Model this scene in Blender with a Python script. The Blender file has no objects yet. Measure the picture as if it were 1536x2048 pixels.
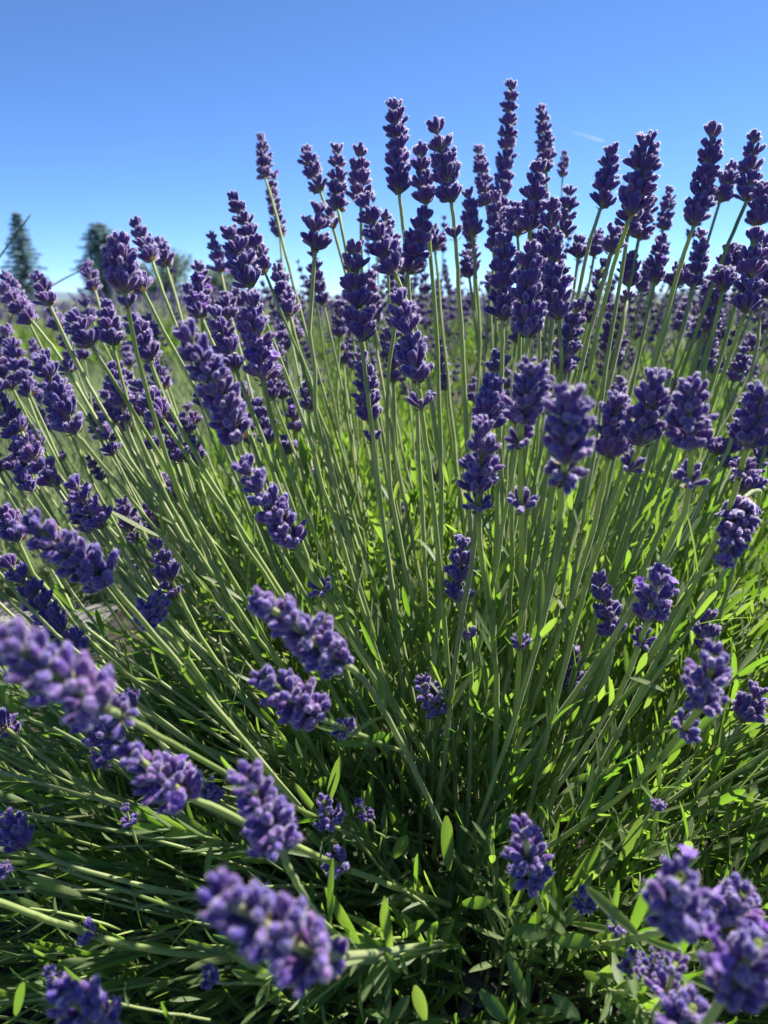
import bpy, math, random
from mathutils import Vector, Matrix, Quaternion
R = math.radians
rnd = random.Random(11)
S = bpy.context.scene
COL = S.collection

# ------------------------------------------------------------------ camera
F_PX, W_PX, H_PX = 1479.0, 1536.0, 2048.0
PITCH = R(16.0)
CAM = Vector((0, 0, 0.50))
FWD = Vector((0, math.cos(PITCH), -math.sin(PITCH)))
UP = Vector((0, math.sin(PITCH), math.cos(PITCH)))
RIGHT = Vector((1, 0, 0))
cd = bpy.data.cameras.new('camera')
cam = bpy.data.objects.new('camera', cd); COL.objects.link(cam)
cam.location = CAM; cam.rotation_euler = (R(90) - PITCH, 0, 0)
cd.sensor_fit = 'VERTICAL'; cd.sensor_height = 36.0; cd.lens = F_PX / H_PX * 36.0
cd.clip_start = 0.01; cd.clip_end = 20000
cd.dof.use_dof = True; cd.dof.focus_distance = 0.50; cd.dof.aperture_fstop = cd.lens / 3.0
S.camera = cam

# ------------------------------------------------------------------ sky, sun, exposure
SUN_AZ, SUN_EL = R(46), R(50)          # azimuth to the right of the view direction (+Y)
wd = bpy.data.worlds.new('World'); S.world = wd; wd.use_nodes = True
nt = wd.node_tree
sky = nt.nodes.new('ShaderNodeTexSky'); sky.sky_type = 'NISHITA'; sky.sun_disc = False
sky.sun_elevation = SUN_EL; sky.sun_rotation = SUN_AZ
sky.altitude = 5000; sky.air_density = 1.0; sky.dust_density = 0.0; sky.ozone_density = 10.0
bg = nt.nodes['Background']; bg.inputs['Strength'].default_value = 0.081
nt.links.new(sky.outputs[0], bg.inputs[0])
sl = bpy.data.lights.new('sun', 'SUN'); sl.energy = 5.0; sl.angle = R(0.53); sl.color = (1.0, 0.95, 0.86)
sun = bpy.data.objects.new('sun', sl); COL.objects.link(sun)
sdir = Vector((math.sin(SUN_AZ) * math.cos(SUN_EL), math.cos(SUN_AZ) * math.cos(SUN_EL), math.sin(SUN_EL)))
sun.rotation_euler = sdir.to_track_quat('Z', 'Y').to_euler()
S.view_settings.view_transform = 'Standard'; S.view_settings.look = 'None'
S.view_settings.gamma = 1.0; S.view_settings.exposure = 1.34

# ------------------------------------------------------------------ helpers
def at(px, py, d):
    """photo pixel -> world point at depth d along the view axis"""
    return CAM + d * (FWD + RIGHT * ((px - W_PX / 2) / F_PX) + UP * ((H_PX / 2 - py) / F_PX))
def proj(p):
    v = p - CAM; d = v.dot(FWD)
    return W_PX / 2 + F_PX * v.x / d, H_PX / 2 - F_PX * v.dot(UP) / d, d
def down(py): return PITCH + math.atan((py - H_PX / 2) / F_PX)

class MB:
    """collects vertices / faces with a material index and a colour attribute"""
    def __init__(s): s.v = []; s.f = []; s.m = []; s.c = []
    def add(s, vs, fs, m=0, cs=None):
        o = len(s.v); s.v += [tuple(x) for x in vs]; s.f += [tuple(i + o for i in f) for f in fs]; s.m += [m] * len(fs)
        s.c += cs if cs else [(0, .5, 0, 1)] * len(vs)
    def mesh(s, name, mats, smooth=True):
        me = bpy.data.meshes.new(name); me.from_pydata(s.v, [], s.f)
        for m in mats: me.materials.append(m)
        me.polygons.foreach_set('material_index', s.m)
        me.polygons.foreach_set('use_smooth', [smooth] * len(s.f))
        a = me.color_attributes.new('vary', 'FLOAT_COLOR', 'POINT')
        a.data.foreach_set('color', [x for c in s.c for x in c])
        me.update(); return me
def link(name, data, parent=None):
    o = bpy.data.objects.new(name, data); COL.objects.link(o)
    if parent: o.parent = parent
    return o
def tag(o, label=None, cat=None, group=None, kind=None):
    if label: o['label'] = label
    if cat: o['category'] = cat
    if group: o['group'] = group
    if kind: o['kind'] = kind
    return o
def frame(t, ref=Vector((0.13, 0.31, 0.94))):
    t = t.normalized(); a = t.cross(ref)
    if a.length < 1e-3: a = t.cross(Vector((1, 0, 0)))
    a.normalize(); return a, t.cross(a).normalized()

# ------------------------------------------------------------------ materials
def mat(name):
    m = bpy.data.materials.new(name); m.use_nodes = True; n = m.node_tree
    return m, n, n.nodes['Principled BSDF'], n.nodes['Material Output']
def ramp(n, stops, fac):
    r = n.nodes.new('ShaderNodeValToRGB'); e = r.color_ramp.elements
    e[0].position, e[0].color = stops[0][0], (*stops[0][1], 1)
    e[1].position, e[1].color = stops[-1][0], (*stops[-1][1], 1)
    for p, c in stops[1:-1]:
        x = e.new(p); x.color = (*c, 1)
    n.links.new(fac, r.inputs[0]); return r.outputs[0]
def noise(n, scale, detail=3, coord='Object'):
    tc = n.nodes.new('ShaderNodeTexCoord'); t = n.nodes.new('ShaderNodeTexNoise')
    t.inputs['Scale'].default_value = scale; t.inputs['Detail'].default_value = detail
    n.links.new(tc.outputs[coord], t.inputs['Vector']); return t.outputs['Fac']
def attr(n):
    a = n.nodes.new('ShaderNodeAttribute'); a.attribute_name = 'vary'
    s = n.nodes.new('ShaderNodeSeparateColor'); n.links.new(a.outputs['Color'], s.inputs[0]); return s.outputs
def mixc(n, mode, fac, a, b):
    x = n.nodes.new('ShaderNodeMix'); x.data_type = 'RGBA'; x.blend_type = mode
    for sock, val in ((x.inputs[0], fac), (x.inputs[6], a), (x.inputs[7], b)):
        if hasattr(val, 'links'): n.links.new(val, sock)
        else: sock.default_value = val if isinstance(val, (int, float)) else (*val, 1)
    return x.outputs[2]
def translucent(n, p, out, col, fac):
    t = n.nodes.new('ShaderNodeBsdfTranslucent'); m = n.nodes.new('ShaderNodeMixShader'); m.inputs[0].default_value = fac
    if hasattr(col, 'links'): n.links.new(col, t.inputs[0])
    else: t.inputs[0].default_value = (*col, 1)
    n.links.new(p.outputs[0], m.inputs[1]); n.links.new(t.outputs[0], m.inputs[2]); n.links.new(m.outputs[0], out.inputs[0])
def bump(n, p, h, dist, strength=.6):
    b = n.nodes.new('ShaderNodeBump'); b.inputs['Strength'].default_value = strength; b.inputs['Distance'].default_value = dist
    n.links.new(h, b.inputs['Height']); n.links.new(b.outputs[0], p.inputs['Normal'])

def m_calyx():
    m, n, p, out = mat('lavender_calyx'); s = attr(n)
    along = ramp(n, [(0, (.22, .22, .17)), (.14, (.19, .14, .24)), (.3, (.125, .068, .26)), (.6, (.10, .048, .255)), (.88, (.088, .046, .255)), (1, (.165, .11, .34))], s[0])
    tint = ramp(n, [(0, (.72, .85, 1.15)), (.5, (1, 1, 1)), (1, (1.35, 1.0, 1.0))], s[1])
    c = mixc(n, 'MULTIPLY', 1.0, along, tint)
    c = mixc(n, 'MULTIPLY', .8, c, ramp(n, [(.3, (.62, .6, .7)), (.7, (1.4, 1.35, 1.25))], noise(n, 850, 4)))
    oi = n.nodes.new('ShaderNodeObjectInfo')
    c = mixc(n, 'MULTIPLY', 1.0, c, ramp(n, [(0, (.78, .80, .92)), (.5, (1, 1, 1)), (.85, (1.2, 1.08, 1.05)), (1, (1.4, 1.25, 1.1))], oi.outputs['Random']))
    n.links.new(c, p.inputs['Base Color']); p.inputs['Roughness'].default_value = .62
    p.inputs['Specular IOR Level'].default_value = .3
    p.inputs['Sheen Weight'].default_value = .7; p.inputs['Sheen Roughness'].default_value = .4
    p.inputs['Sheen Tint'].default_value = (.80, .74, 1, 1)
    bump(n, p, noise(n, 1600, 3), .0004, .8)
    translucent(n, p, out, (.30, .12, .46), .18); return m
def m_hair():
    m, n, p, out = mat('lavender_down'); p.inputs['Base Color'].default_value = (.77, .69, .88, 1); p.inputs['Roughness'].default_value = .5
    translucent(n, p, out, (.82, .74, .91), .6); return m
def m_corolla():
    m, n, p, out = mat('lavender_corolla'); s = attr(n)
    c = ramp(n, [(0, (.20, .10, .42)), (1, (.27, .15, .55))], s[0]); n.links.new(c, p.inputs['Base Color'])
    p.inputs['Roughness'].default_value = .6; translucent(n, p, out, (.36, .18, .62), .4); return m
def m_stem():
    m, n, p, out = mat('lavender_stem'); s = attr(n)
    c = ramp(n, [(0, (.21, .29, .07)), (.5, (.29, .37, .11)), (1, (.38, .40, .20))], s[1])
    c = mixc(n, 'MULTIPLY', .9, c, ramp(n, [(.3, (.62, .72, .6)), (.55, (1, 1, 1)), (.72, (1.2, 1.08, 1.0))], noise(n, 35, 5)))
    n.links.new(c, p.inputs['Base Color']); p.inputs['Roughness'].default_value = .55
    p.inputs['Sheen Weight'].default_value = .25; p.inputs['Sheen Roughness'].default_value = .5; p.inputs['Sheen Tint'].default_value = (.95, 1, .85, 1)
    bump(n, p, noise(n, 1500, 2), .0002, .5)
    translucent(n, p, out, (.42, .54, .14), .33); return m
def m_stemhair():
    m, n, p, out = mat('stem_down'); p.inputs['Base Color'].default_value = (.68, .74, .58, 1)
    translucent(n, p, out, (.70, .78, .56), .55); return m
def m_leaf(name='lavender_leaf', far=False):
    m, n, p, out = mat(name); s = attr(n)
    c = ramp(n, [(0, (.05, .09, .028)), (.5, (.078, .128, .042)), (.85, (.125, .17, .07)), (1, (.19, .19, .10))], s[1])
    c = mixc(n, 'MULTIPLY', .6, c, ramp(n, [(.25, (.65, .72, .7)), (.75, (1.2, 1.15, 1.05))], noise(n, 90, 4)))
    c = mixc(n, 'MIX', mult(n, s[2], .5), c, (.20, .27, .10))
    n.links.new(c, p.inputs['Base Color']); p.inputs['Roughness'].default_value = .52
    p.inputs['Specular IOR Level'].default_value = .45
    p.inputs['Sheen Weight'].default_value = .12; p.inputs['Sheen Tint'].default_value = (.9, 1, .9, 1)
    bump(n, p, noise(n, 700, 3), .0004, .5)
    t = ramp(n, [(0, (.17, .37, .018)), (1, (.33, .50, .06))], s[1])
    translucent(n, p, out, t, .5); return m
def mult(n, a, k):
    x = n.nodes.new('ShaderNodeMath'); x.operation = 'MULTIPLY'; n.links.new(a, x.inputs[0]); x.inputs[1].default_value = k; return x.outputs[0]
def m_simple(name, stops, scale, rough=.8, bumpd=0, trans=None):
    m, n, p, out = mat(name); f = noise(n, scale, 6)
    n.links.new(ramp(n, stops, f), p.inputs['Base Color']); p.inputs['Roughness'].default_value = rough
    if bumpd: bump(n, p, f, bumpd, .8)
    if trans: translucent(n, p, out, trans[0], trans[1])
    return m
CALYX, DOWN, COROLLA, STEM, STEMDOWN, LEAF = m_calyx(), m_hair(), m_corolla(), m_stem(), m_stemhair(), m_leaf()
BRACT = m_simple('dry_bract', [(.3, (.16, .11, .06)), (.7, (.24, .21, .10))], 300, .7, 0, ((.3, .2, .08), .3))
SOIL = m_simple('soil', [(.3, (.014, .011, .008)), (.7, (.038, .030, .021))], 25, .95, .02)
GRAVEL = m_simple('gravel', [(.3, (.12, .115, .11)), (.7, (.24, .23, .225))], 60, .9, .01)
GRASS = m_simple('grass_blade', [(.3, (.13, .165, .085)), (.7, (.20, .225, .145))], 6, .5, 0, ((.27, .36, .15), .4))
TURF = m_simple('turf', [(.35, (.07, .10, .04)), (.65, (.12, .15, .075))], 3, .9, .05)
NEEDLE = m_simple('conifer_needles', [(.3, (.16, .24, .27)), (.7, (.24, .32, .33))], 2, .7, 0, ((.22, .33, .34), .4))  # pale blue-grey: distance haze and backlit glow put into the needle colour
BROAD = m_simple('tree_leaves', [(.3, (.10, .16, .14)), (.7, (.16, .22, .18))], 2, .6, 0, ((.22, .32, .24), .4))  # bluish cast of distance haze mixed into the leaf colour
BARK = m_simple('bark', [(.3, (.05, .04, .03)), (.7, (.11, .09, .07))], 8, .9, .05)
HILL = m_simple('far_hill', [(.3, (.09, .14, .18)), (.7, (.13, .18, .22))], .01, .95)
TRAIL = m_simple('contrail_ice', [(.3, (.85, .88, .9)), (.7, (.95, .96, .98))], .01, .9, 0, ((.9, .93, .96), .5))

# ------------------------------------------------------------------ flower pieces
PROFILE = ((0, .30), (.12, .52), (.35, .84), (.6, 1.0), (.8, .93), (.92, .66), (.985, .30))
def bud(mb, base, axis, length, rad, sides=8, hairs=150, hl=1.0, r=None, rings=PROFILE):
    u, w = frame(axis); vs, fs, cs = [], [], []
    r = rnd.random() if r is None else r
    bend = (u * rnd.uniform(-1, 1) + w * rnd.uniform(-1, 1)) * length * .07
    def ctr(t): return base + axis * (length * t) + bend * math.sin(t * math.pi)
    for t, k in rings:
        for j in range(sides):
            a = 2 * math.pi * j / sides; rr = rad * k * (1 + (.12 if j % 2 else -.09))
            vs.append(ctr(t) + u * math.cos(a) * rr + w * math.sin(a) * rr); cs.append((t, r, 0, 1))
    n = len(rings)
    for i in range(n - 1):
        for j in range(sides):
            k = (j + 1) % sides; fs.append((i * sides + j, i * sides + k, (i + 1) * sides + k, (i + 1) * sides + j))
    vs.append(ctr(1.03)); cs.append((1, r, 0, 1))
    for j in range(sides): fs.append(((n - 1) * sides + j, (n - 1) * sides + (j + 1) % sides, n * sides))
    mb.add(vs, fs, 0, cs)
    for _ in range(hairs):
        t = rnd.uniform(.05, 1.0) ** .6; a = rnd.uniform(0, 2 * math.pi)
        k = 1.0
        for (t0, k0), (t1, k1) in zip(PROFILE, PROFILE[1:]):
            if t0 <= t <= t1: k = k0 + (k1 - k0) * (t - t0) / (t1 - t0)
        nd = (u * math.cos(a) + w * math.sin(a)); tg = nd.cross(axis)
        p = ctr(t) + nd * rad * k * .96
        d = (nd * rnd.uniform(.6, 1) + axis * (rnd.uniform(0, .6) + max(0, t - .75) * 4)).normalized()
        L = hl * rnd.uniform(.00030, .00085); b = .00009
        mb.add([p - tg * b, p + tg * b, p + d * L], [(0, 1, 2)], 1)
def corolla(mb, base, axis, size):
    u, w = frame(axis)
    mb.add(*tube_data([base, base + axis * size * .7], [size * .14, size * .2], 6), 2)
    c = base + axis * size * .7
    for k in range(5):
        a = k * 2 * math.pi / 5 + rnd.uniform(-.2, .2); o = u * math.cos(a) + w * math.sin(a); tg = axis.cross(o)
        tipv = c + o * size * .5 + axis * size * .18; q = size * .23
        mb.add([c - tg * q * .4, c + tg * q * .4, c + o * size * .3 + axis * size * .22 + tg * q, tipv + tg * q * .4, tipv - tg * q * .4, c + o * size * .3 + axis * size * .22 - tg * q],
               [(0, 1, 2, 5), (5, 2, 3, 4)], 2, [(0, .5, 0, 1)] * 2 + [(1, .5, 0, 1)] * 4)
def tube_data(pts, rads, sides=6):
    vs, fs = [], []
    for i, p in enumerate(pts):
        t = pts[min(i + 1, len(pts) - 1)] - pts[max(i - 1, 0)]; u, w = frame(t)
        for j in range(sides):
            a = 2 * math.pi * j / sides; vs.append(p + (u * math.cos(a) + w * math.sin(a)) * rads[i])
    for i in range(len(pts) - 1):
        for j in range(sides):
            k = (j + 1) % sides; fs.append((i * sides + j, i * sides + k, (i + 1) * sides + k, (i + 1) * sides + j))
    fs.append(tuple(range(sides))[::-1]); fs.append(tuple((len(pts) - 1) * sides + j for j in range(sides)))
    return vs, fs
def bract(mb, base, out, size):
    u = Vector((0, 0, 1)).cross(out).normalized(); z = Vector((0, 0, 1))
    mb.add([base, base + out * size * .5 + u * size * .42 + z * size * .15, base + out * size * 1.0 + z * size * .55, base + out * size * .5 - u * size * .42 + z * size * .15],
           [(0, 1, 2, 3)], 3)
def whorl(mb, kind, sides=8, hairs=150, sc=1.0, org=Vector((0, 0, 0)), rot=None, rings=PROFILE):
    """two facing cymes of buds round the rachis; local axis +Z"""
    M = rot or Matrix.Identity(3)
    spec = {'full': (10.5, (10, 64)), 'mid': (8, (12, 57)), 'sparse': (4.5, (16, 52)), 'top': (5, (6, 44)), 'open': (10, (12, 68))}[kind]
    ph = rnd.uniform(0, math.pi)
    for side in (0, 1):
        k = max(2, int(round(spec[0] + rnd.uniform(-1, 1))))
        for i in range(k):
            u = (i + .5) / k
            az = ph + side * math.pi + R(rnd.uniform(-14, 14)) + R((u - .5) * 165)
            lo, hi = spec[1]
            tilt = R(lo + (hi - lo) * (rnd.random() if i % 2 else rnd.uniform(.45, 1)) * (.75 + .25 * rnd.random()))
            o = Vector((math.cos(az), math.sin(az), 0)); ax = (o * math.sin(tilt) + Vector((0, 0, 1)) * math.cos(tilt)).normalized()
            ped = rnd.uniform(.0008, .0022) if kind != 'top' else rnd.uniform(.0003, .0016)
            b = o * .0010 + ax * ped + Vector((0, 0, rnd.uniform(-.0008, .0022)))
            L = rnd.uniform(.0066, .0088) * (.88 if kind == 'top' else 1); rd = rnd.uniform(.00116, .00156)
            B = org + (M @ b) * sc; A = M @ ax
            mb.add(*tube_data([org + (M @ (o * .0004 + Vector((0, 0, -.0006)))) * sc, B + A * .0006 * sc], [.0005 * sc, .0006 * sc], 4), 0)
            bud(mb, B, A, L * sc, rd * sc, sides, hairs, 1.0, rings=rings)
            if (kind == 'open' and rnd.random() < .14):
                corolla(mb, B + A * L * .9 * sc, A, .0055 * sc)
        if kind != 'top':
            o = Vector((math.cos(ph + side * math.pi), math.sin(ph + side * math.pi), 0)); bract(mb, org + (M @ (o * .0008 + Vector((0, 0, -.001)))) * sc, M @ o, .004 * sc)
WH = {}
for kind, cnt in (('full', 9), ('mid', 7), ('sparse', 6), ('top', 6), ('open', 3)):
    WH[kind] = []
    for i in range(cnt):
        mb = MB(); whorl(mb, kind); WH[kind].append(mb.mesh('whorl_' + kind, [CALYX, DOWN, COROLLA, BRACT]))

def bez(p0, p1, p2, p3, t):
    a = 1 - t; return p0 * a ** 3 + p1 * 3 * a * a * t + p2 * 3 * a * t * t + p3 * t ** 3
def smooth_path(pts, per=6):
    out = []
    for i in range(len(pts) - 1):
        p0, p1, p2, p3 = pts[max(i - 1, 0)], pts[i], pts[i + 1], pts[min(i + 2, len(pts) - 1)]
        for k in range(per):
            t = k / per
            out.append(.5 * ((2 * p1) + (p2 - p0) * t + (2 * p0 - 5 * p1 + 4 * p2 - p3) * t * t + (3 * p1 - p0 - 3 * p2 + p3) * t ** 3))
    out.append(pts[-1]); return out
def stem_mesh(pts, r0, r1, hairs=1.0, tint=.5):
    """square grooved stem along pts with fine down on its edges"""
    mb = MB(); vs, fs, cs = [], [], []; n = len(pts); tw = rnd.uniform(0, 1.5)
    for i, p in enumerate(pts):
        f = i / (n - 1); r = r0 + (r1 - r0) * f; t = pts[min(i + 1, n - 1)] - pts[max(i - 1, 0)]; u, w = frame(t)
        for j in range(8):
            a = tw + math.pi / 4 * j; q = r * (1.1 if j % 2 == 0 else .86)
            vs.append(p + (u * math.cos(a) + w * math.sin(a)) * q); cs.append((f, tint + .3 * (f - .5), 0, 1))
    for i in range(n - 1):
        for j in range(8):
            k = (j + 1) % 8; fs.append((i * 8 + j, i * 8 + k, i * 8 + 8 + k, i * 8 + 8 + j))
    mb.add(vs, fs, 0, cs)
    L = sum((pts[i + 1] - pts[i]).length for i in range(n - 1))
    for _ in range(int(L * 2600 * hairs)):
        i = rnd.randrange(n - 1); f = rnd.random(); p = pts[i].lerp(pts[i + 1], f); t = (pts[i + 1] - pts[i]).normalized(); u, w = frame(t)
        a = rnd.uniform(0, 6.283); o = u * math.cos(a) + w * math.sin(a); r = (r0 + (r1 - r0) * i / n) * .95; b = .00005
        q = p + o * r; mb.add([q - t * b, q + t * b, q + o * rnd.uniform(.0002, .00055) + t * rnd.uniform(-.0001, .0003)], [(0, 1, 2)], 1)
    return mb.mesh('stem', [STEM, STEMDOWN])

# leaf: narrow, channelled, slightly recurved. base at p, along d, upper side towards n
def leaf_data(p, d, nrm, L, Wd, curl=.15, fold=.35, r=None, segs=6):
    d = d.normalized(); s = d.cross(nrm).normalized(); nn = s.cross(d).normalized()
    r = rnd.random() if r is None else r
    vs, cs, fs = [], [], []
    prof = (.30, .66, .90, 1.0, .98, .80, .22) if segs == 6 else (.3, .95, .95, .18)
    for i in range(segs + 1):
        t = i / segs; c = p + d * (L * t) + nn * (-curl * L * t * t); h = prof[i] * Wd / 2
        e = nn * (h * fold)
        vs += [c - s * h + e, c, c + s * h + e]; cs += [(t, r, 0, 1), (t, r, 1, 1), (t, r, 0, 1)]
    for i in range(segs):
        a = i * 3; fs += [(a, a + 1, a + 4, a + 3), (a + 1, a + 2, a + 5, a + 4)]
    return vs, fs, cs

# ------------------------------------------------------------------ ground
def sheet(name, pts, z, m, res=1):
    mb = MB(); mb.add([(x, y, z) for x, y in pts], [tuple(range(len(pts)))]); o = link(name, mb.mesh(name, [m], False)); return tag(o, kind='structure')
# lawn to the horizon, gently uneven
mb = MB(); vs, fs = [], []
xs = [-6000, -1500, -400, -120, -60, -30, -15] + [-8 + i for i in range(17)] + [15, 30, 60, 120, 400, 1500, 6000]
ys = [-40, -8, -3, -1, 0, 1, 2, 3, 4, 5, 6, 8, 10, 14, 20, 30, 60, 120, 400, 1500, 6000]
for y in ys:
    for x in xs: vs.append((x, y, 0))
nx = len(xs)
for j in range(len(ys) - 1):
    for i in range(nx - 1): fs.append((j * nx + i, j * nx + i + 1, (j + 1) * nx + i + 1, (j + 1) * nx + i))
mb.add(vs, fs); tag(link('ground', mb.mesh('ground', [TURF])), kind='structure')
sheet('soil_bed', [(-.52, -1.2), (3.2, -1.2), (3.2, 9), (-.25, 9), (-.30, 2), (-.49, .8)], .004, SOIL)
sheet('gravel_path', [(-.84, -1.2), (-.525, -1.2), (-.50, .8), (-.44, 1.15), (-.78, 1.2)], .006, GRAVEL)
mb = MB()
for _ in range(2600):
    x, y = rnd.uniform(-.80, -.51), rnd.uniform(.2, 1.12); r = rnd.uniform(.004, .011)
    vs = [Vector((x, y, .006)) + Vector((rnd.uniform(-1, 1), rnd.uniform(-1, 1), 0)).normalized() * 0 + Vector((r * a * rnd.uniform(.7, 1.1), r * b * rnd.uniform(.7, 1.1), r * c * .6)) for a, b, c in ((1, 0, 0), (0, 1, 0), (-1, 0, 0), (0, -1, 0), (0, 0, 1), (.6, .6, .7), (-.6, -.5, .6))]
    mb.add(vs, [(0, 5, 4), (0, 1, 5), (1, 4, 5), (1, 2, 4), (2, 6, 4), (2, 3, 6), (3, 4, 6), (3, 0, 4)])
tag(link('gravel_stones', mb.mesh('gravel_stones', [GRAVEL], False)), 'loose grey gravel stones on the path beside the lavender', 'gravel', kind='stuff')

# ------------------------------------------------------------------ main lavender bush
C = Vector((.06, .44, .10))
bush = link('lavender_bush', None); bush.location = (C.x, C.y, .004)
tag(bush, 'large lavender bush in sharp focus, its violet spikes fanning out on long green stems', 'lavender')
O = bush.location.copy()
STALKS = 0
def place_whorl(stalk, pos, axis, kind, s, spin):
    me = rnd.choice(WH[kind]); o = link('flower_whorl', me, stalk)
    q = Vector((0, 0, 1)).rotation_difference(axis.normalized()) @ Quaternion((0, 0, 1), spin)
    o.matrix_local = Matrix.LocRotScale(pos - O, q, Vector((s * rnd.uniform(.93, 1.07), s * rnd.uniform(.93, 1.07), s * rnd.uniform(.92, 1.06)))); return o
def stalk3d(tip, bot, root, way, s, gaps=(), kindmain='full', n=None, label=None, hairs=1.0, openness=.05, bush_obj=None):
    """one flowering stem: root -> way points -> head bottom -> tip; whorls along the head and at gaps"""
    global STALKS; STALKS += 1
    axis = (tip - bot).normalized(); L = (tip - bot).length
    dist = (bot - root).length
    if way:
        pts = smooth_path([root] + way + [bot], 8); anchor = bot - axis * dist * .05
        pts.insert(-1, anchor)
        for _ in range(30):
            pts = [pts[0]] + [pts[i] * .5 + (pts[i - 1] + pts[i + 1]) * .25 for i in range(1, len(pts) - 1)] + [pts[-1]]
    else:
        side = Vector((rnd.uniform(-1, 1), rnd.uniform(-1, 1), rnd.uniform(-.5, .5))) * dist * .035
        c1 = root + ((bot - root).normalized() + Vector((0, 0, .15))) * dist * .3 + side; c2 = bot - axis * dist * .38 - side * .4
        pts = [bez(root, c1, c2, bot, i / 15) for i in range(16)]
    wob = [Vector((0, 0, 0))] + [Vector((rnd.gauss(0, 1), rnd.gauss(0, 1), rnd.gauss(0, 1))) * (.0002 if way else .0007) for _ in pts[1:-1]] + [Vector((0, 0, 0))]
    pts = [p + w for p, w in zip(pts, wob)]
    curve = frame(axis)[0] * rnd.uniform(-.05, .05) * L
    def hp(f): return bot + axis * (L * f) + curve * math.sin(math.pi * f)
    top_pts = [hp(.33), hp(.66), hp(.93)] if L > .012 else [hp(.9)]
    me = stem_mesh([p - O for p in pts + top_pts], .00135 * s, .00105 * s, hairs, rnd.uniform(.2, .9))
    st = link('flower_stalk', me, bush)
    if label: st['label'] = label
    if n is None: n = max(2, int(round((L - .007 * s) / (.0105 * s))) + 1)
    spin = rnd.uniform(0, 3.14)
    fs = [0] if n == 1 else [i / (n - 1) for i in range(n)]
    for i, f in enumerate(fs):
        f2 = f * max(.35, 1 - .0078 * s / L) + rnd.uniform(-.02, .02); k = kindmain
        sc = s * (1.06 - .24 * f ** 1.8)
        if i == n - 1 and n > 1: k = 'top'; sc = s * .92
        elif i == n - 2 and n > 3: k = 'mid'
        elif rnd.random() < openness: k = 'open'
        place_whorl(st, hp(f2), axis, k, sc, spin + i * math.pi / 2 + rnd.uniform(-.4, .4))
    allp = pts
    for g in gaps:     # detached lower whorl: nearest point of the stem to pixel g
        best = min(range(1, len(allp) - 1), key=lambda i: sum((a - b) ** 2 for a, b in zip(proj(allp[i])[:2], g[:2])))
        ax = (allp[best + 1] - allp[best - 1]).normalized()
        # slide along the neighbouring segment for accuracy
        p = allp[best]; cand = [allp[best - 1].lerp(allp[best], k / 4) for k in range(4)] + [allp[best].lerp(allp[best + 1], k / 4) for k in range(5)]
        p = min(cand, key=lambda q: sum((a - b) ** 2 for a, b in zip(proj(q)[:2], g[:2])))
        place_whorl(st, p, ax, g[3] if len(g) > 3 else 'sparse', g[2] * proj(p)[2] / F_PX / .0172, rnd.uniform(0, 3.14))
    return st, pts
STEM_PATHS = []
def stalk(tx, ty, bx, by, w, gaps=(), way=(), root=None, D=None, kind='full', label=None, n=None, openness=.05):
    """a stalk read off the photograph: head tip, head bottom, whorl width (pixels)"""
    Wr = .0205
    d = D or F_PX * Wr / w
    zmin = .21
    dmax = (CAM.z - zmin) / max(.05, math.sin(down(by))) * math.cos(math.atan((by - 1024) / F_PX)) if down(by) > .05 else 9
    d = max(.17, min(d, dmax, .92))
    bot = at(bx, by, d); s = w * 1.1 * d / F_PX / .0180
    if root is None:
        h = Vector((bot.x - C.x, bot.y - C.y, 0)); k = rnd.uniform(.10, .30)
        rt = C + h * k + Vector((rnd.uniform(-.03, .03), rnd.uniform(-.03, .03), rnd.uniform(-.03, .05)))
    else:
        zr = .14; dr = (CAM.z - zr) / math.sin(down(root[1])) * math.cos(math.atan((root[1] - 1024) / F_PX)); rt = at(root[0], root[1], root[2] if len(root) > 2 else dr)
    rdir = (bot - rt).normalized(); c = max(-.62, min(.55, rdir.dot(FWD)))
    pd = RIGHT * (tx - bx) + UP * (by - ty); pl = pd.length; pd.normalize()
    Lp = pl * d / F_PX
    tip = at(tx, ty, max(.13, d + max(-.75, min(.75, c / math.sqrt(1 - c * c))) * Lp))
    wp = []
    if way:
        dr = proj(rt)[2]; m = len(way)
        for i, q in enumerate(reversed(way)):
            f = (i + 1) / (m + 1); wp.append(at(q[0], q[1], dr + (d - dr) * (f ** .85)))
    if n is None: n = max(2, int(round((pl - .40 * w) / ((.54 if w < 64 else .45) * w))) + 1)
    st, pts = stalk3d(tip, bot, rt, wp, s, gaps, kind, n, label, 1.0, openness)
    STEM_PATHS.append(pts); return st

# --- left upper
stalk(268,437,305,522,46, way=[(345,640)])
stalk(232,465,250,585,74, gaps=[(262,600,50)])
stalk(318,475,332,530,42); stalk(272,552,287,582,58); stalk(176,525,190,580,36); stalk(72,545,100,612,48); stalk(100,615,118,655,42)
stalk(2,572,63,642,46, gaps=[(147,742,42)], way=[(145,742),(270,985)])
stalk(10,548,46,622,44); stalk(142,622,182,690,60); stalk(166,602,184,640,36); stalk(208,598,226,690,52); stalk(262,625,302,720,55, way=[(350,860)])
stalk(75,700,150,868,64, way=[(235,960)]); stalk(45,875,92,945,52, gaps=[(106,975,48)])
stalk(222,725,246,812,50, gaps=[(250,845,36)], way=[(285,960)]); stalk(268,755,325,838,62)
stalk(362,650,480,880,80, openness=.2, way=[(520,1000)])
stalk(395,525,402,620,45); stalk(375,570,402,632,46); stalk(450,580,455,640,45); stalk(425,612,472,740,58)
stalk(466,388,530,545,48); stalk(455,450,502,572,62, openness=.15); stalk(505,580,527,760,68, way=[(545,850),(600,1000)])
stalk(425,470,442,545,36); stalk(520,272,530,355,35, way=[(555,430),(600,640)]); stalk(548,350,560,472,33); stalk(550,530,580,632,46)
stalk(588,642,594,676,32, gaps=[(626,968,48)], way=[(608,830),(626,968),(700,1150)])
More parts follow.
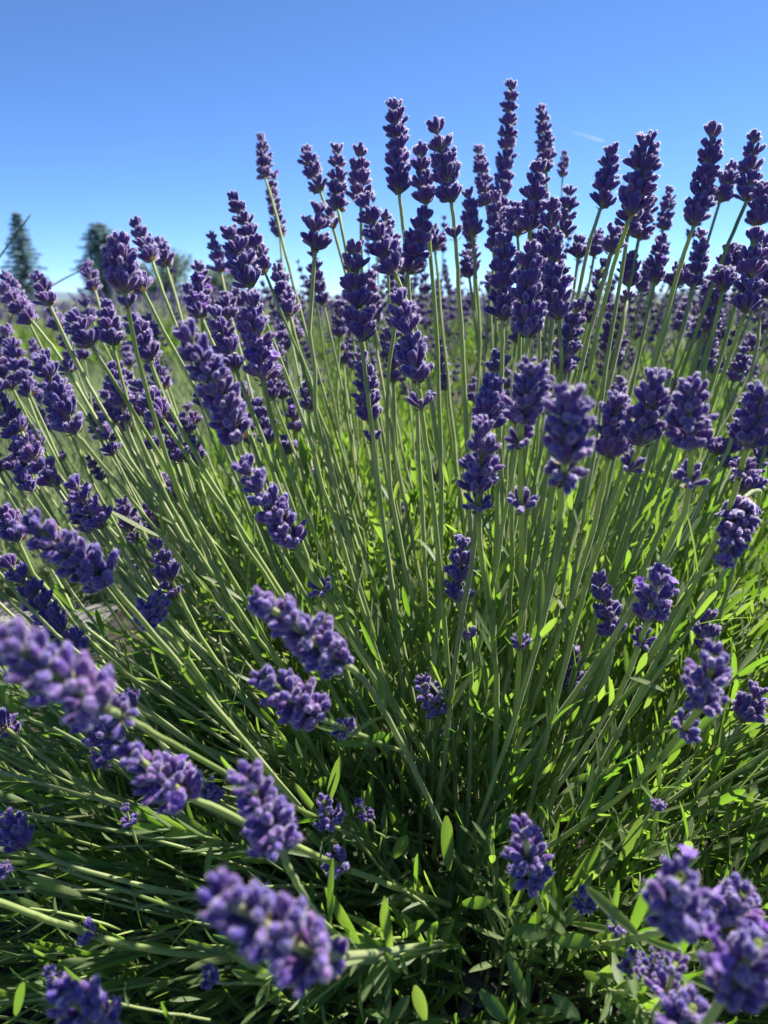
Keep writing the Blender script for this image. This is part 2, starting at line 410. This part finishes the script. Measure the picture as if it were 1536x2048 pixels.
stalk(10,655,60,790,46); stalk(0,790,42,862,46); stalk(180,830,216,878,42); stalk(332,862,342,892,32, n=2); stalk(378,868,392,930,46)
stalk(560,560,575,640,36); stalk(545,690,556,715,34, n=2); stalk(565,875,582,905,40, n=2); stalk(480,765,492,800,38, n=2)
# --- centre upper
stalk(612,295,640,382,42, gaps=[(650,440,45),(652,470,48)]); stalk(676,290,676,420,46, way=[(690,480)]); stalk(720,290,722,402,50)
stalk(640,400,630,500,58); stalk(722,385,790,545,62); stalk(790,203,798,385,52, way=[(806,450),(830,700)])
stalk(868,242,902,400,58, gaps=[(910,480,48)], way=[(912,490),(932,800)]); stalk(840,285,852,408,55)
stalk(850,415,816,545,58); stalk(710,475,722,680,62, way=[(745,860)]); stalk(745,545,746,642,44, way=[(768,800)])
stalk(795,575,838,765,68, gaps=[(840,818,62)], way=[(841,820),(885,1130)]); stalk(722,705,742,840,54, gaps=[(740,885,48)], way=[(742,900),(775,1100),(805,1300)])
stalk(955,290,972,410,38); stalk(1023,165,998,440,42, way=[(985,560),(960,800)]); stalk(1080,213,1092,345,38); stalk(1128,305,1125,352,24)
stalk(770,420,775,520,46); stalk(865,450,870,500,40); stalk(935,380,945,470,42)
stalk(1075,320,1060,462,58); stalk(1140,375,1125,472,46); stalk(1105,400,1118,640,60); stalk(1008,465,1005,640,58, way=[(1003,800)]); stalk(1068,480,1056,672,68)
stalk(990,385,992,500,46); stalk(1030,400,1035,470,50); stalk(995,700,995,745,54); stalk(560,640,570,700,32); stalk(685,690,688,725,30, n=2)
# --- right upper
stalk(1288,262,1262,430,66, way=[(1230,520),(1180,720)]); stalk(1225,290,1205,412,50, way=[(1150,570)]); stalk(1298,385,1278,475,48); stalk(1232,452,1224,505,58, way=[(1180,650)])
stalk(1265,505,1258,572,48, gaps=[(1253,597,34)], way=[(1250,620),(1225,760)]); stalk(1428,247,1388,450,58, way=[(1350,560),(1310,720)])
stalk(1508,267,1494,402,50, way=[(1420,570)]); stalk(1462,325,1440,402,46); stalk(1338,375,1326,460,36); stalk(1530,360,1512,450,52)
stalk(1160,470,1156,515,46); stalk(1196,460,1188,512,40); stalk(1362,525,1352,572,52); stalk(1455,528,1446,580,56); stalk(1510,460,1492,622,62, way=[(1440,760),(1380,930)])
stalk(1325,470,1310,562,44); stalk(1405,460,1388,550,42); stalk(1478,488,1462,540,44); stalk(1440,712,1430,745,32, n=2); stalk(1505,670,1496,700,34, n=2)
stalk(1530,470,1522,600,54); stalk(1270,380,1255,470,52); stalk(1375,600,1362,660,34)
# --- right middle
stalk(1068,715,1042,845,84, gaps=[(1042,885,78),(1044,1022,76),(1040,1292,52)], way=[(1041,1010),(1045,1300)], openness=.12)
stalk(985,750,972,860,70); stalk(960,838,957,985,76, gaps=[(956,1020,66)], way=[(957,1060),(970,1180),(1005,1380)], openness=.15)
stalk(1145,765,1132,925,100, gaps=[(1125,955,98,'mid')], way=[(1118,1010),(1103,1240)], openness=.08)
stalk(1310,740,1282,885,82, gaps=[(1270,945,66)], way=[(1240,985),(1185,1120),(1140,1290)]); stalk(1246,785,1218,912,76, way=[(1200,980),(1175,1130)])
stalk(1390,755,1382,895,86, gaps=[(1382,965,80)], way=[(1377,1000),(1318,1150)]); stalk(1530,765,1494,892,84, gaps=[(1482,950,64)], way=[(1470,985),(1400,1160)])
stalk(1440,880,1432,910,46, n=2, way=[(1420,990)]); stalk(1505,935,1488,985,62, n=2, way=[(1450,1050)])
hang = stalk(1440,1130,1490,995,66, way=[(1520,975),(1515,1010),(1440,1180)], D=.42, label='drooping wilted violet head hanging upside down'); 
stalk(1195,1145,1228,1270,58, way=[(1222,1320),(1190,1420)]); stalk(1322,1138,1298,1240,76, gaps=[(1280,1285,52)], way=[(1268,1310),(1225,1430)])
stalk(1420,1215,1408,1275,56, gaps=[(1394,1296,42)]); stalk(1432,1300,1402,1412,94, gaps=[(1362,1460,76)], way=[(1362,1462),(1255,1600)])
stalk(1145,1290,1141,1390,54, way=[(1130,1450),(1105,1550)]); stalk(1522,1370,1484,1442,62); stalk(925,1072,916,1200,62, gaps=[(942,1280,52)], way=[(940,1280),(944,1400),(936,1640)], root=(930,1700))
stalk(1300,992,1299,1020,26, n=2); stalk(1320,1602,1312,1620,32, n=2, way=[(1230,1700)], root=(1120,1810))
stalk(800,1005,799,1030,30, n=2); stalk(866,930,864,960,30, n=2); stalk(1215,1090,1210,1110,26, n=2)
# --- left middle and lower
stalk(480,920,592,1092,74, gaps=[(648,1185,60)], way=[(648,1185),(720,1290)])
stalk(505,1190,686,1328,94, way=[(760,1385)], openness=.12); stalk(515,1345,636,1435,88, gaps=[(695,1455,60)], way=[(700,1462),(800,1500)], root=(935,1560))
stalk(840,1362,884,1422,60, gaps=[(862,1476,62)], way=[(892,1480)], root=(935,1560)); stalk(50,1040,220,1165,86, way=[(300,1260)], openness=.2); stalk(140,955,206,1052,62)
stalk(240,995,262,1062,46, gaps=[(272,1088,34)]); stalk(325,950,350,1000,42); stalk(295,1005,312,1060,44); stalk(308,1075,344,1160,56, gaps=[(356,1190,36)])
stalk(245,1118,276,1180,42); stalk(322,1192,282,1252,70, way=[(330,1250),(420,1380)], n=3); stalk(430,1175,464,1245,46, gaps=[(470,1276,30)], way=[(476,1300)])
stalk(8,1112,166,1318,62); stalk(2,1268,205,1415,128, gaps=[(242,1430,90)], way=[(275,1445),(480,1565)], root=(760,1690), openness=.08)
stalk(0,1010,36,1080,60); stalk(150,1440,246,1490,72, way=[(330,1560)]); stalk(255,1500,374,1592,96, gaps=[(690,1742,78)], way=[(480,1635),(690,1742)], root=(900,1810), openness=.15)
stalk(188,1512,226,1500,60, n=2, way=[(280,1560)]); stalk(482,1540,562,1690,104, way=[(580,1745),(650,1860)], root=(760,1930)); stalk(395,1555,434,1605,46)
stalk(648,1598,664,1650,60, way=[(700,1670)], root=(830,1730)); stalk(718,1602,738,1636,32, n=2, root=(850,1690)); stalk(432,1785,630,1915,138, way=[(720,1912)], root=(890,1885), openness=.12)
stalk(640,1880,668,1940,88, D=.26, way=[(720,1918)], root=(890,1900)); stalk(0,1628,52,1692,70, way=[(200,1760)], root=(640,1840)); stalk(95,1940,122,1972,44, n=2, way=[(180,2000)], root=(420,2040))
stalk(412,1935,425,1965,40, n=2, way=[(470,1965)], root=(620,1975)); stalk(120,1985,215,2060,108, way=[(300,2080)], root=(560,2090))
stalk(-140,1740,-90,1768,90, gaps=[(190,1872,62)], way=[(0,1805),(190,1872),(340,1912)], root=(620,1915)); stalk(8,1725,12,1750,34, n=2, way=[(60,1770)], root=(420,1850))
stalk(-60,1400,10,1455,62); stalk(0,1420,32,1470,40); stalk(250,1610,262,1650,34, n=2); stalk(210,1345,216,1375,38, n=2)
# --- bottom
stalk(1045,1648,1062,1768,84, way=[(1078,1795)], root=(1098,1880)); stalk(1166,1778,1172,1816,44, n=2, way=[(1150,1830)], root=(1105,1880))
stalk(1362,1742,1342,1850,128, way=[(1300,1872)], root=(1180,1895), n=3, openness=.1); stalk(1492,1778,1452,1862,104, way=[(1400,1915)], root=(1250,1940), n=3)
stalk(1524,1876,1452,1985,128, kind='open', root=(1290,2040), n=3, label='violet head with a few open pinkish flowers'); stalk(1352,1922,1332,1992,80, root=(1230,1980)); stalk(1386,2008,1372,2075,112, root=(1250,2100))
stalk(1272,1905,1262,1945,50, n=2, root=(1190,1960)); stalk(1312,1898,1302,1940,50, n=2, root=(1200,1950)); stalk(1230,1830,1240,1860,44, n=2, root=(1160,1890))

# --- the remaining stalks behind and between them
SKY = [(0,640),(150,640),(250,600),(400,620),(450,520),(540,500),(600,470),(700,470),(800,440),(900,440),(1000,420),(1100,420),(1150,480),(1200,500),(1300,470),(1400,470),(1536,460)]
def skyline(x):
    x = max(0, min(1536, x))
    for (a, ya), (b, yb) in zip(SKY, SKY[1:]):
        if a <= x <= b: return ya + (yb - ya) * (x - a) / (b - a)
tries = 0; made = 0
while made < 95 and tries < 4000:
    tries += 1
    bot = Vector((rnd.uniform(-.45, .62), rnd.uniform(.58, 1.0), rnd.uniform(.36, .58)))
    px, py, d = proj(bot)
    if not (-60 < px < 1600): continue
    h = Vector((bot.x - C.x, bot.y - C.y, 0)); rt = Vector((C.x, C.y, .1)) + h * rnd.uniform(.25, .6) + Vector((rnd.uniform(-.04, .04), rnd.uniform(-.04, .04), 0))
    ax = ((bot - rt).normalized() + Vector((rnd.gauss(0, .07), rnd.gauss(0, .07), .25))).normalized()
    L = rnd.uniform(.025, .062); tip = bot + ax * L
    tx, ty, _ = proj(tip)
    if ty < skyline(tx) + 8 or (600 < px < 1250 and py > 640 and rnd.random() < .6): continue
    st, pts = stalk3d(tip, bot, rt, [], rnd.uniform(1.0, 1.25), kindmain='mid' if rnd.random() < .4 else 'full'); STEM_PATHS.append(pts); made += 1

for i in range(44):
    bot = Vector((rnd.uniform(-.50, -.14), rnd.uniform(.40, .85), rnd.uniform(.22, .38) if i < 16 else rnd.uniform(.34, .44)))
    h = Vector((bot.x - C.x, bot.y - C.y, 0)); rt = C + h * rnd.uniform(.15, .4) + Vector((rnd.uniform(-.03, .03), rnd.uniform(-.03, .03), rnd.uniform(-.04, .03)))
    ax = ((bot - rt).normalized() + Vector((0, 0, .35))).normalized()
    st, pts = stalk3d(bot + ax * rnd.uniform(.008, .045), bot, rt, [], rnd.uniform(.7, 1.1), kindmain='mid' if i % 2 else 'full', n=None); STEM_PATHS.append(pts)

# ------------------------------------------------------------------ foliage of the main bush
leaves = []      # (p, d, n, L, W, curl, fold)
shoots = MB()
def shoot(root, tip, npair, ll, lw, spread=(24, 50)):
    mid = root.lerp(tip, .5) + Vector((rnd.gauss(0, .01), rnd.gauss(0, .01), .01))
    pts = [bez(root, root.lerp(mid, .6), mid.lerp(tip, .4), tip, i / 6) for i in range(7)]
    vs, fs = tube_data([p - O for p in pts], [.0012 - .0007 * i / 6 for i in range(7)], 5); shoots.add(vs, fs, 0)
    spin = rnd.uniform(0, 3.14)
    for i in range(npair):
        f = .28 + .72 * (i + rnd.uniform(0, .4)) / npair; k = min(5, int(f * 6)); p = pts[k].lerp(pts[k + 1], min(1, f * 6 - k)); t = (pts[k + 1] - pts[k]).normalized(); u, w = frame(t)
        for s in (0, 1):
            a = spin + s * math.pi + i * math.pi / 2 + rnd.uniform(-.35, .35); o = u * math.cos(a) + w * math.sin(a)
            sp = R(rnd.uniform(*spread)) * (1.15 - .55 * f); d = t * math.cos(sp) + o * math.sin(sp)
            L = ll * rnd.uniform(.6, 1.15) * (1.0 if f < .8 else .75)
            leaves.append((p, d, (t * math.sin(sp) - o * math.cos(sp)) * -1 if False else (t * math.sin(sp) - o * math.cos(sp)), L, lw * rnd.uniform(.75, 1.2), rnd.uniform(-.12, .22), rnd.uniform(.15, .5)))
E = Vector((.14, .62, 0)); RX, RY = .44, .40
for _ in range(640):
    a = rnd.uniform(0, 6.283); r = math.sqrt(rnd.random())
    x, y = E.x + RX * r * math.cos(a), E.y + RY * r * math.sin(a)
    front = max(0, min(1, (.52 - y) / .28)); left = max(0, min(1, (-.02 - x) / .25))
    h = (.30 - .10 * r * r) * (1 - .42 * front) * (1 - .30 * left) * rnd.uniform(.62, 1.06)
    root = Vector((C.x + (x - C.x) * .62, C.y + (y - C.y) * .62, h * rnd.uniform(.15, .45)))
    tip = Vector((x, y, h)) + Vector((rnd.gauss(0, .012), rnd.gauss(0, .012), 0))
    if front > .4: shoot(root, tip, rnd.randint(5, 8), .034, .0045, (28, 58))
    else: shoot(root, tip, rnd.randint(6, 9), .040, .0040)
for _ in range(260):       # long shoots sweeping out to the left over the path
    x, y = rnd.uniform(-.56, .0), rnd.uniform(.26, .85); z = rnd.uniform(.05, .21) * (1 - .5 * max(0, (-.3 - x) / .26))
    k = rnd.uniform(.35, .65); tip = Vector((x, y, z)); root = Vector((C.x, C.y, .05)).lerp(tip, k); shoot(root, tip, rnd.randint(6, 9), .042, .0042, (16, 42))
for _ in range(220):       # upright shoots among the stems behind the crown
    x, y = rnd.uniform(-.2, .62), rnd.uniform(.58, 1.02); z = rnd.uniform(.22, .36); tip = Vector((x, y, z)); shoot(Vector((x * .85, y * .9 + .03, z * .35)), tip, rnd.randint(6, 9), .046, .0046, (12, 36))
for _ in range(46):        # bare sweeping stems low on the left and in front
    a = R(rnd.uniform(150, 262)); L = rnd.uniform(.22, .42); tip = Vector((C.x + math.cos(a) * L, C.y + math.sin(a) * L * .62 + .06, rnd.uniform(.10, .26)))
    if (tip - CAM).length < .22: continue
    root = Vector((C.x + math.cos(a) * .05, C.y + math.sin(a) * .05, rnd.uniform(.06, .12))); mid = root.lerp(tip, .5) + Vector((0, 0, rnd.uniform(-.03, .03)))
    pts = [bez(root, root.lerp(mid, .7), mid, tip, i / 12) for i in range(13)]; v, f = tube_data([p - O for p in pts], [.0014 - .0006 * i / 12 for i in range(13)], 6); shoots.add(v, f, 0, [(0, rnd.random(), 0, 1)] * len(v)); STEM_PATHS.append(pts)
for _ in range(200):       # the bush goes on to the right
    x, y = rnd.uniform(.30, .80), rnd.uniform(.22, .85); z = rnd.uniform(.14, .34); tip = Vector((x, y, z)); root = Vector((C.x, C.y, .05)).lerp(tip, rnd.uniform(.4, .65)); shoot(root, tip, rnd.randint(6, 9), .042, .0046, (16, 44))
wood = MB()
for _ in range(22):
    a = rnd.uniform(0, 6.283); b = Vector((rnd.gauss(0, .02), rnd.gauss(0, .02), -.02)); e = Vector((math.cos(a) * rnd.uniform(.06, .2), math.sin(a) * rnd.uniform(.06, .16), rnd.uniform(.05, .13)))
    pts = [bez(b, b + Vector((0, 0, .05)), e.lerp(b, .4) + Vector((rnd.gauss(0, .02), rnd.gauss(0, .02), .02)), e, i / 8) for i in range(9)]; v, f = tube_data(pts, [.006 - .0042 * i / 8 for i in range(9)], 7); wood.add(v, f)
link('woody_base', wood.mesh('woody_base', [BARK]), bush)
# rosettes low in the front, where one looks into the crown
for _ in range(330):
    x, y = rnd.uniform(-.22, .50), rnd.uniform(.14, .46)
    z = rnd.uniform(.02, .12); root = Vector((x, y, z)); root += Vector((rnd.gauss(0, .02), rnd.gauss(0, .02), 0))
    out = Vector((x - C.x, y - C.y, 0)) * .25
    shoot(root, root + out + Vector((rnd.gauss(0, .02), rnd.gauss(0, .02), rnd.uniform(.02, .05))), rnd.randint(3, 5), .031, .0048, (35, 75))
# leaf pairs low on the flowering stems
for pts in STEM_PATHS:
    for _ in range(3):
        k = rnd.randint(1, max(2, int(len(pts) * .5))); p = pts[k]
        if p.z > .34: continue
        t = (pts[k + 1] - pts[k]).normalized(); u, w = frame(t); a0 = rnd.uniform(0, 6.28)
        for s in (0, 1):
            a = a0 + s * math.pi; o = u * math.cos(a) + w * math.sin(a); sp = R(rnd.uniform(18, 45)); d = t * math.cos(sp) + o * math.sin(sp)
            leaves.append((p, d, t * math.sin(sp) - o * math.cos(sp), rnd.uniform(.02, .045), rnd.uniform(.003, .0055), rnd.uniform(-.1, .2), rnd.uniform(.15, .5)))
# single lit leaves that catch the eye: base px, tip px, width px, height above ground
for bx, by, tx, ty, w, z in ((897,1740,893,1635,26,.20),(655,1610,682,1512,20,.21),(740,1645,738,1575,20,.19),(788,1715,815,1668,24,.20),(720,1890,650,1780,24,.20),(925,1807,980,1803,24,.18),
        (1095,1868,1030,1858,30,.19),(1110,1880,1185,1885,30,.19),(1135,1562,1228,1545,18,.20),(410,1760,425,1690,16,.21),(765,1860,770,1800,16,.19),(635,1570,655,1555,16,.2),
        (1275,1868,1330,1862,24,.2),(1390,2010,1320,2060,24,.2),(1080,1330,1060,1210,18,.24),(1330,1290,1365,1195,20,.25),(820,1010,838,965,16,.33),(1340,1300,1372,1210,18,.25),
        (1330,950,1322,880,20,.33),(1180,1100,1165,985,12,.30),(880,1280,862,1195,16,.25),(1062,1300,1085,1205,18,.25),(640,1420,658,1380,14,.22),(1105,1990,1160,2040,28,.18),(960,1980,1010,2040,30,.17),
        (850,2040,830,1970,26,.18),(1130,1780,1200,1690,22,.17),(1240,1720,1285,1640,24,.19),(1015,1905,1050,1990,24,.17),(30,1700,60,1640,16,.2),(30,2030,50,1965,26,.2),(330,1560,345,1520,14,.22)):
    d = (CAM.z - z) / math.sin(down((by + ty) / 2)) * math.cos(math.atan(((by + ty) / 2 - 1024) / F_PX)); d = min(d, .85)
    p = at(bx, by, d + .004); q = at(tx, ty, d - .004); leaves.append((p, q - p, Vector((rnd.uniform(-.4, .4), -.75, .5)), (q - p).length, w * d / F_PX, rnd.uniform(-.05, .1), .2))
def vis(l):
    px, py, d = proj(l[0] + l[1] * .02)
    if d < .05 or not (0 < px < 1536 and 0 < py < 2048): return 0
    return l[3] * l[4] / d ** 2 * (1.0 + 3 * max(0, l[0].z - .12))
leaves = [l for l in leaves if (l[0] - CAM).length > .16]
leaves.sort(key=vis, reverse=True)
for p, d, n, L, Wd, cu, fo in leaves[:300]:
    mb = MB(); v, f, c = leaf_data(p - O, d, n, L, Wd, cu, fo); mb.add(v, f, 0, c); link('leaf', mb.mesh('leaf', [LEAF]), bush)
mb = MB()
for p, d, n, L, Wd, cu, fo in leaves[300:]:
    v, f, c = leaf_data(p - O, d, n, L, Wd, cu, fo, segs=3 if p.y > .7 else 6); mb.add(v, f, 0, c)
tag(link('foliage', mb.mesh('foliage', [LEAF]), bush), kind='stuff')
tag(link('leafy_shoots', shoots.mesh('leafy_shoots', [STEM]), bush), kind='stuff')

# ------------------------------------------------------------------ lavender bushes behind
LOW = ((0, .4), (.4, .95), (.8, .85))
FARST = []
for i in range(10):
    mb = MB(); h = rnd.uniform(.42, .56); lean = Vector((rnd.uniform(-.05, .05), rnd.uniform(-.05, .05), 0)); hl = rnd.uniform(.035, .065)
    pts = [lean * (k / 6) ** 2 + Vector((0, 0, h * k / 6)) for k in range(7)]
    v, f = tube_data(pts, [.0014] * 6 + [.0011], 4); mb.add(v, f, 4, [(0, rnd.random(), 0, 1)] * len(v))
    ax = (pts[-1] - pts[-2]).normalized(); rot = Vector((0, 0, 1)).rotation_difference(ax).to_matrix(); n = rnd.randint(4, 6)
    for k in range(n):
        whorl(mb, 'top' if k == n - 1 else ('mid' if k else 'full'), 5, 0, 1.05 - .25 * k / n, pts[-1] - ax * (hl * (1 - k / (n - 1))), rot, LOW)
    if i % 2: 
        whorl(mb, 'sparse', 5, 0, .9, pts[-1] - ax * (hl + .03), rot, LOW)
    FARST.append(mb.mesh('far_stalk', [CALYX, DOWN, COROLLA, BRACT, STEM]))
def foliage_mesh(nl, rad, h):
    mb = MB()
    for _ in range(nl):
        a = rnd.uniform(0, 6.283); r = math.sqrt(rnd.random()); z = h * (1 - .7 * r * r) * rnd.uniform(.2, 1); p = Vector((rad * r * math.cos(a), rad * r * math.sin(a), z))
        d = Vector((math.cos(a) * r * .7 + rnd.gauss(0, .3), math.sin(a) * r * .7 + rnd.gauss(0, .3), 1)).normalized()
        v, f, c = leaf_data(p, d, Vector((rnd.gauss(0, 1), rnd.gauss(0, 1), .3)), rnd.uniform(.04, .07), rnd.uniform(.005, .008), .1, .3, segs=3); mb.add(v, f, 0, c)
    return mb.mesh('far_foliage', [LEAF])
FFOL = [foliage_mesh(1400, .30, .26) for _ in range(2)]
def far_bush(x, y, ns, label, group):
    b = link('lavender_bush', None); b.location = (x, y, .004); tag(b, label, 'lavender', group)
    f = link('foliage', rnd.choice(FFOL), b); f.rotation_euler.z = rnd.uniform(0, 6.28); tag(f, kind='stuff')
    for _ in range(ns):
        a = rnd.uniform(0, 6.283); r = math.sqrt(rnd.random()); s = link('flower_stalk', rnd.choice(FARST), b)
        s.location = (.12 * r * math.cos(a), .12 * r * math.sin(a), rnd.uniform(.0, .06))
        tilt = r * R(34) + R(rnd.uniform(-4, 4)); s.rotation_mode = 'QUATERNION'
        s.rotation_quaternion = Quaternion(Vector((-math.sin(a), math.cos(a), 0)), tilt) @ Quaternion((0, 0, 1), rnd.uniform(0, 6.28)); k = rnd.uniform(.85, 1.12); s.scale = (k, k, k)
for x, y in ((.22, 1.12), (.58, 1.08), (.92, 1.12), (-.22, 1.5), (.02, 1.45), (.66, 1.45), (1.25, 1.48), (.30, 1.85), (.95, 1.95), (-.05, 2.35), (1.55, 2.1), (.55, 2.5), (1.2, 2.7)):
    far_bush(x, y, 52, 'lavender bush half hidden behind the stems of the large sharp bush', 'lavender bushes behind the large one')
# distant rows: one mesh per bush
FB = []
for i in range(3):
    mb = MB()
    for _ in range(420):
        a = rnd.uniform(0, 6.283); r = math.sqrt(rnd.random()); z = .28 * (1 - .7 * r * r) * rnd.uniform(.3, 1); p = Vector((.3 * r * math.cos(a), .3 * r * math.sin(a), z))
        v, f, c = leaf_data(p, Vector((math.cos(a) * r, math.sin(a) * r, 1)), Vector((rnd.gauss(0, 1), rnd.gauss(0, 1), .3)), .08, .012, .1, .3, segs=3); mb.add(v, f, 1, c)
    for _ in range(110):
        a = rnd.uniform(0, 6.283); r = math.sqrt(rnd.random()); d = Vector((math.cos(a) * r * .7, math.sin(a) * r * .7, 1)).normalized(); p = Vector((.1 * r * math.cos(a), .1 * r * math.sin(a), .1)); h = rnd.uniform(.32, .48)
        v, f = tube_data([p, p + d * h], [.002, .0015], 3); mb.add(v, f, 2)
        for k in range(5): bud(mb, p + d * (h - .055 + .012 * k), (d + Vector((rnd.gauss(0, .25), rnd.gauss(0, .25), 0))).normalized(), .013, .0075 - .0008 * k, 5, 0, rings=LOW)
    FB.append(mb.mesh('distant_lavender', [CALYX, LEAF, STEM]))
for row, (x0, x1, y) in enumerate(((-2.6, 3.2, 3.7), (-3.6, 4.2, 5.2), (-5, 5.5, 7.2), (-7, 7, 10))):
    x = x0
    while x < x1:
        if not (row < 1 and -2.2 < x < -.6):
            b = link('lavender_bush', rnd.choice(FB)); b.location = (x + rnd.uniform(-.08, .08), y + rnd.uniform(-.12, .12) + .25 * x * 0, .004); b.rotation_euler.z = rnd.uniform(0, 6.28); k = rnd.uniform(.85, 1.15); b.scale = (k, k, k)
            tag(b, 'blurred distant lavender bush in a row out in the field', 'lavender', 'lavender bushes in the distant rows')
        x += rnd.uniform(.55, .75)

# ------------------------------------------------------------------ grass
mb = MB()
for _ in range(36000):
    y = .6 + 7.4 * rnd.random() ** 1.6 if rnd.random() < .75 else rnd.uniform(8, 22)
    x = rnd.uniform(-.72 * y - .4, -.25) if y < 8 else rnd.uniform(-.7 * y, .3 * y)
    if (x > -.32 and y < 9) or (x > -.83 and y < 1.17): continue
    h = rnd.uniform(.06, .19) * (1 if y < 8 else 1.6); b = .003 + .0006 * y; a = rnd.uniform(0, 6.283); q = rnd.gauss(0, .05), rnd.gauss(0, .05)
    c, s = math.cos(a) * b, math.sin(a) * b
    mb.add([(x - c, y - s, 0), (x + c, y + s, 0), (x + q[0] * .4 + c * .7, y + q[1] * .4 + s * .7, h * .6), (x + q[0] * .4 - c * .7, y + q[1] * .4 - s * .7, h * .6), (x + q[0], y + q[1], h)], [(0, 1, 2, 3), (3, 2, 4)])
tag(link('meadow_grass', mb.mesh('meadow_grass', [GRASS])), 'blurred green meadow grass beyond the gravel path', 'grass', kind='stuff')
for (x0, y0, x1, y1, d, lab) in ((-150,760,62,428,1.1,'tall pale grass stem leaning up towards the pointed conifer'),(20,640,190,528,1.3,'slender grass stem arching over the blurred meadow')):
    p, q = at(x0, y0, d), at(x1, y1, d); base = Vector((p.x - .25, p.y + .05, 0)); pts = smooth_path([base, p, p.lerp(q, .5) + Vector((0, 0, .01)), q], 6)
    mb = MB(); v, f = tube_data(pts, [.0022 - .0012 * i / len(pts) for i in range(len(pts))], 5); mb.add(v, f); tag(link('grass_stem', mb.mesh('grass_stem', [GRASS])), lab, 'grass stem')

# ------------------------------------------------------------------ trees, hill, contrail
def clump(mb, c, r, n, sz, flat=1.0):
    for _ in range(n):
        d = Vector((rnd.gauss(0, 1), rnd.gauss(0, 1), rnd.gauss(0, 1))).normalized() * r * rnd.random() ** .5; p = c + Vector((d.x, d.y, d.z * flat))
        a = Vector((rnd.gauss(0, 1), rnd.gauss(0, 1), rnd.gauss(0, 1))).normalized(); u, w = frame(a); s = sz * rnd.uniform(.6, 1.3)
        mb.add([p - u * s, p + w * s * .45, p + u * s, p - w * s * .45], [(0, 1, 2, 3)])
def tree_root(px, d, label):
    t = link('tree', None); g = at(px, 600, d); t.location = (g.x, g.y, 0); tag(t, label, 'tree'); return t
def conifer(px, d, top, halfw, label, name='conifer_tree', column=False):
    t = tree_root(px, d, label); t.name = name; h = at(px, top, d).z; r = halfw * d / F_PX
    mb = MB(); v, f = tube_data([Vector((0, 0, h * k / 6)) for k in range(7)], [.022 * h * (1 - k / 6.3) for k in range(7)], 8); mb.add(v, f); link('trunk', mb.mesh('trunk', [BARK]), t)
    mb = MB(); tiers = 20
    for k in range(tiers):
        z = h * (.10 + .88 * k / tiers); rr = r * ((1 - k / tiers) ** .8 if not column else (1 - (k / tiers) ** 3) ** .6) * rnd.uniform(.8, 1.15) + .04
        nb = 9
        for j in range(nb):
            a = 6.283 * j / nb + rnd.uniform(-.3, .3); L = rr * rnd.uniform(.65, 1.1); o = Vector((math.cos(a), math.sin(a), 0))
            v, f = tube_data([Vector((0, 0, z)), o * L + Vector((0, 0, z - L * .15))], [.02, .006], 4); mb.add(v, f)
            for q in range(7):
                clump(mb, o * (L * (q + .6) / 7) + Vector((0, 0, z - L * .15 * q / 7)), .07 + .12 * (1 - q / 9), 6, .10, .5)
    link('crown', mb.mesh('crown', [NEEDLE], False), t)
def roundtree(px, d, top, halfw, label):
    t = tree_root(px, d, label); t.name = 'broadleaf_tree'; h = at(px, top, d).z; r = halfw * d / F_PX
    mb = MB(); v, f = tube_data([Vector((0, 0, h * .6 * k / 4)) for k in range(5)], [.05 * h * (1 - k / 6) for k in range(5)], 8); mb.add(v, f)
    mc = MB()
    for _ in range(46):
        a = rnd.uniform(0, 6.283); q = math.sqrt(rnd.random()); z = rnd.uniform(.22, .95); k = math.sqrt(max(.05, 1 - ((z - .5) / .5) ** 2)); c = Vector((r * q * k * math.cos(a), r * q * k * math.sin(a), h * z))
        v, f = tube_data([Vector((0, 0, h * .35)), c], [.05, .015], 4); mb.add(v, f); clump(mc, c, r * .30, 55, .12)
    link('trunk', mb.mesh('trunk', [BARK]), t); link('crown', mc.mesh('crown', [BROAD], False), t)
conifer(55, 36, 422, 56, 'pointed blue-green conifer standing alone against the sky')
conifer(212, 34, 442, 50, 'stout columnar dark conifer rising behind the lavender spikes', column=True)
roundtree(345, 40, 508, 62, 'rounded leafy tree beside the stout columnar conifer')
roundtree(440, 44, 535, 50, 'small low leafy tree next to the rounded one')
roundtree(262, 48, 540, 46, 'low bushy tree tucked at the foot of the columnar conifer')
mb = MB(); vs, fs = [], []
for i in range(61):
    x = -5200 + 10400 * i / 60; h = 25 + 28 * (.5 + .5 * math.sin(i * .37 + 1.0)) + 14 * math.sin(i * .9) + 40 * math.exp(-((x - 2150) / 420) ** 2)
    vs += [(x, 5000, -5), (x, 5300, max(8, h)), (x, 5900, -5)]
for i in range(60): a = i * 3; fs += [(a, a + 3, a + 4, a + 1), (a + 1, a + 4, a + 5, a + 2)]
mb.add(vs, fs); tag(link('hills', mb.mesh('hills', [HILL])), kind='structure')
d = 9000; p, q = at(1140, 262, d), at(1208, 283, d); pts = [p.lerp(q, i / 8) for i in range(9)]
mb = MB(); v, f = tube_data(pts, [1 + 6 * (i / 8) ** .8 for i in range(8)] + [4], 6); mb.add(v, f)
tag(link('contrail', mb.mesh('contrail', [TRAIL])), 'short thin white contrail high in the blue sky', 'contrail')
print('stalks', STALKS, 'leaves', len(leaves), 'objects', len(bpy.data.objects))
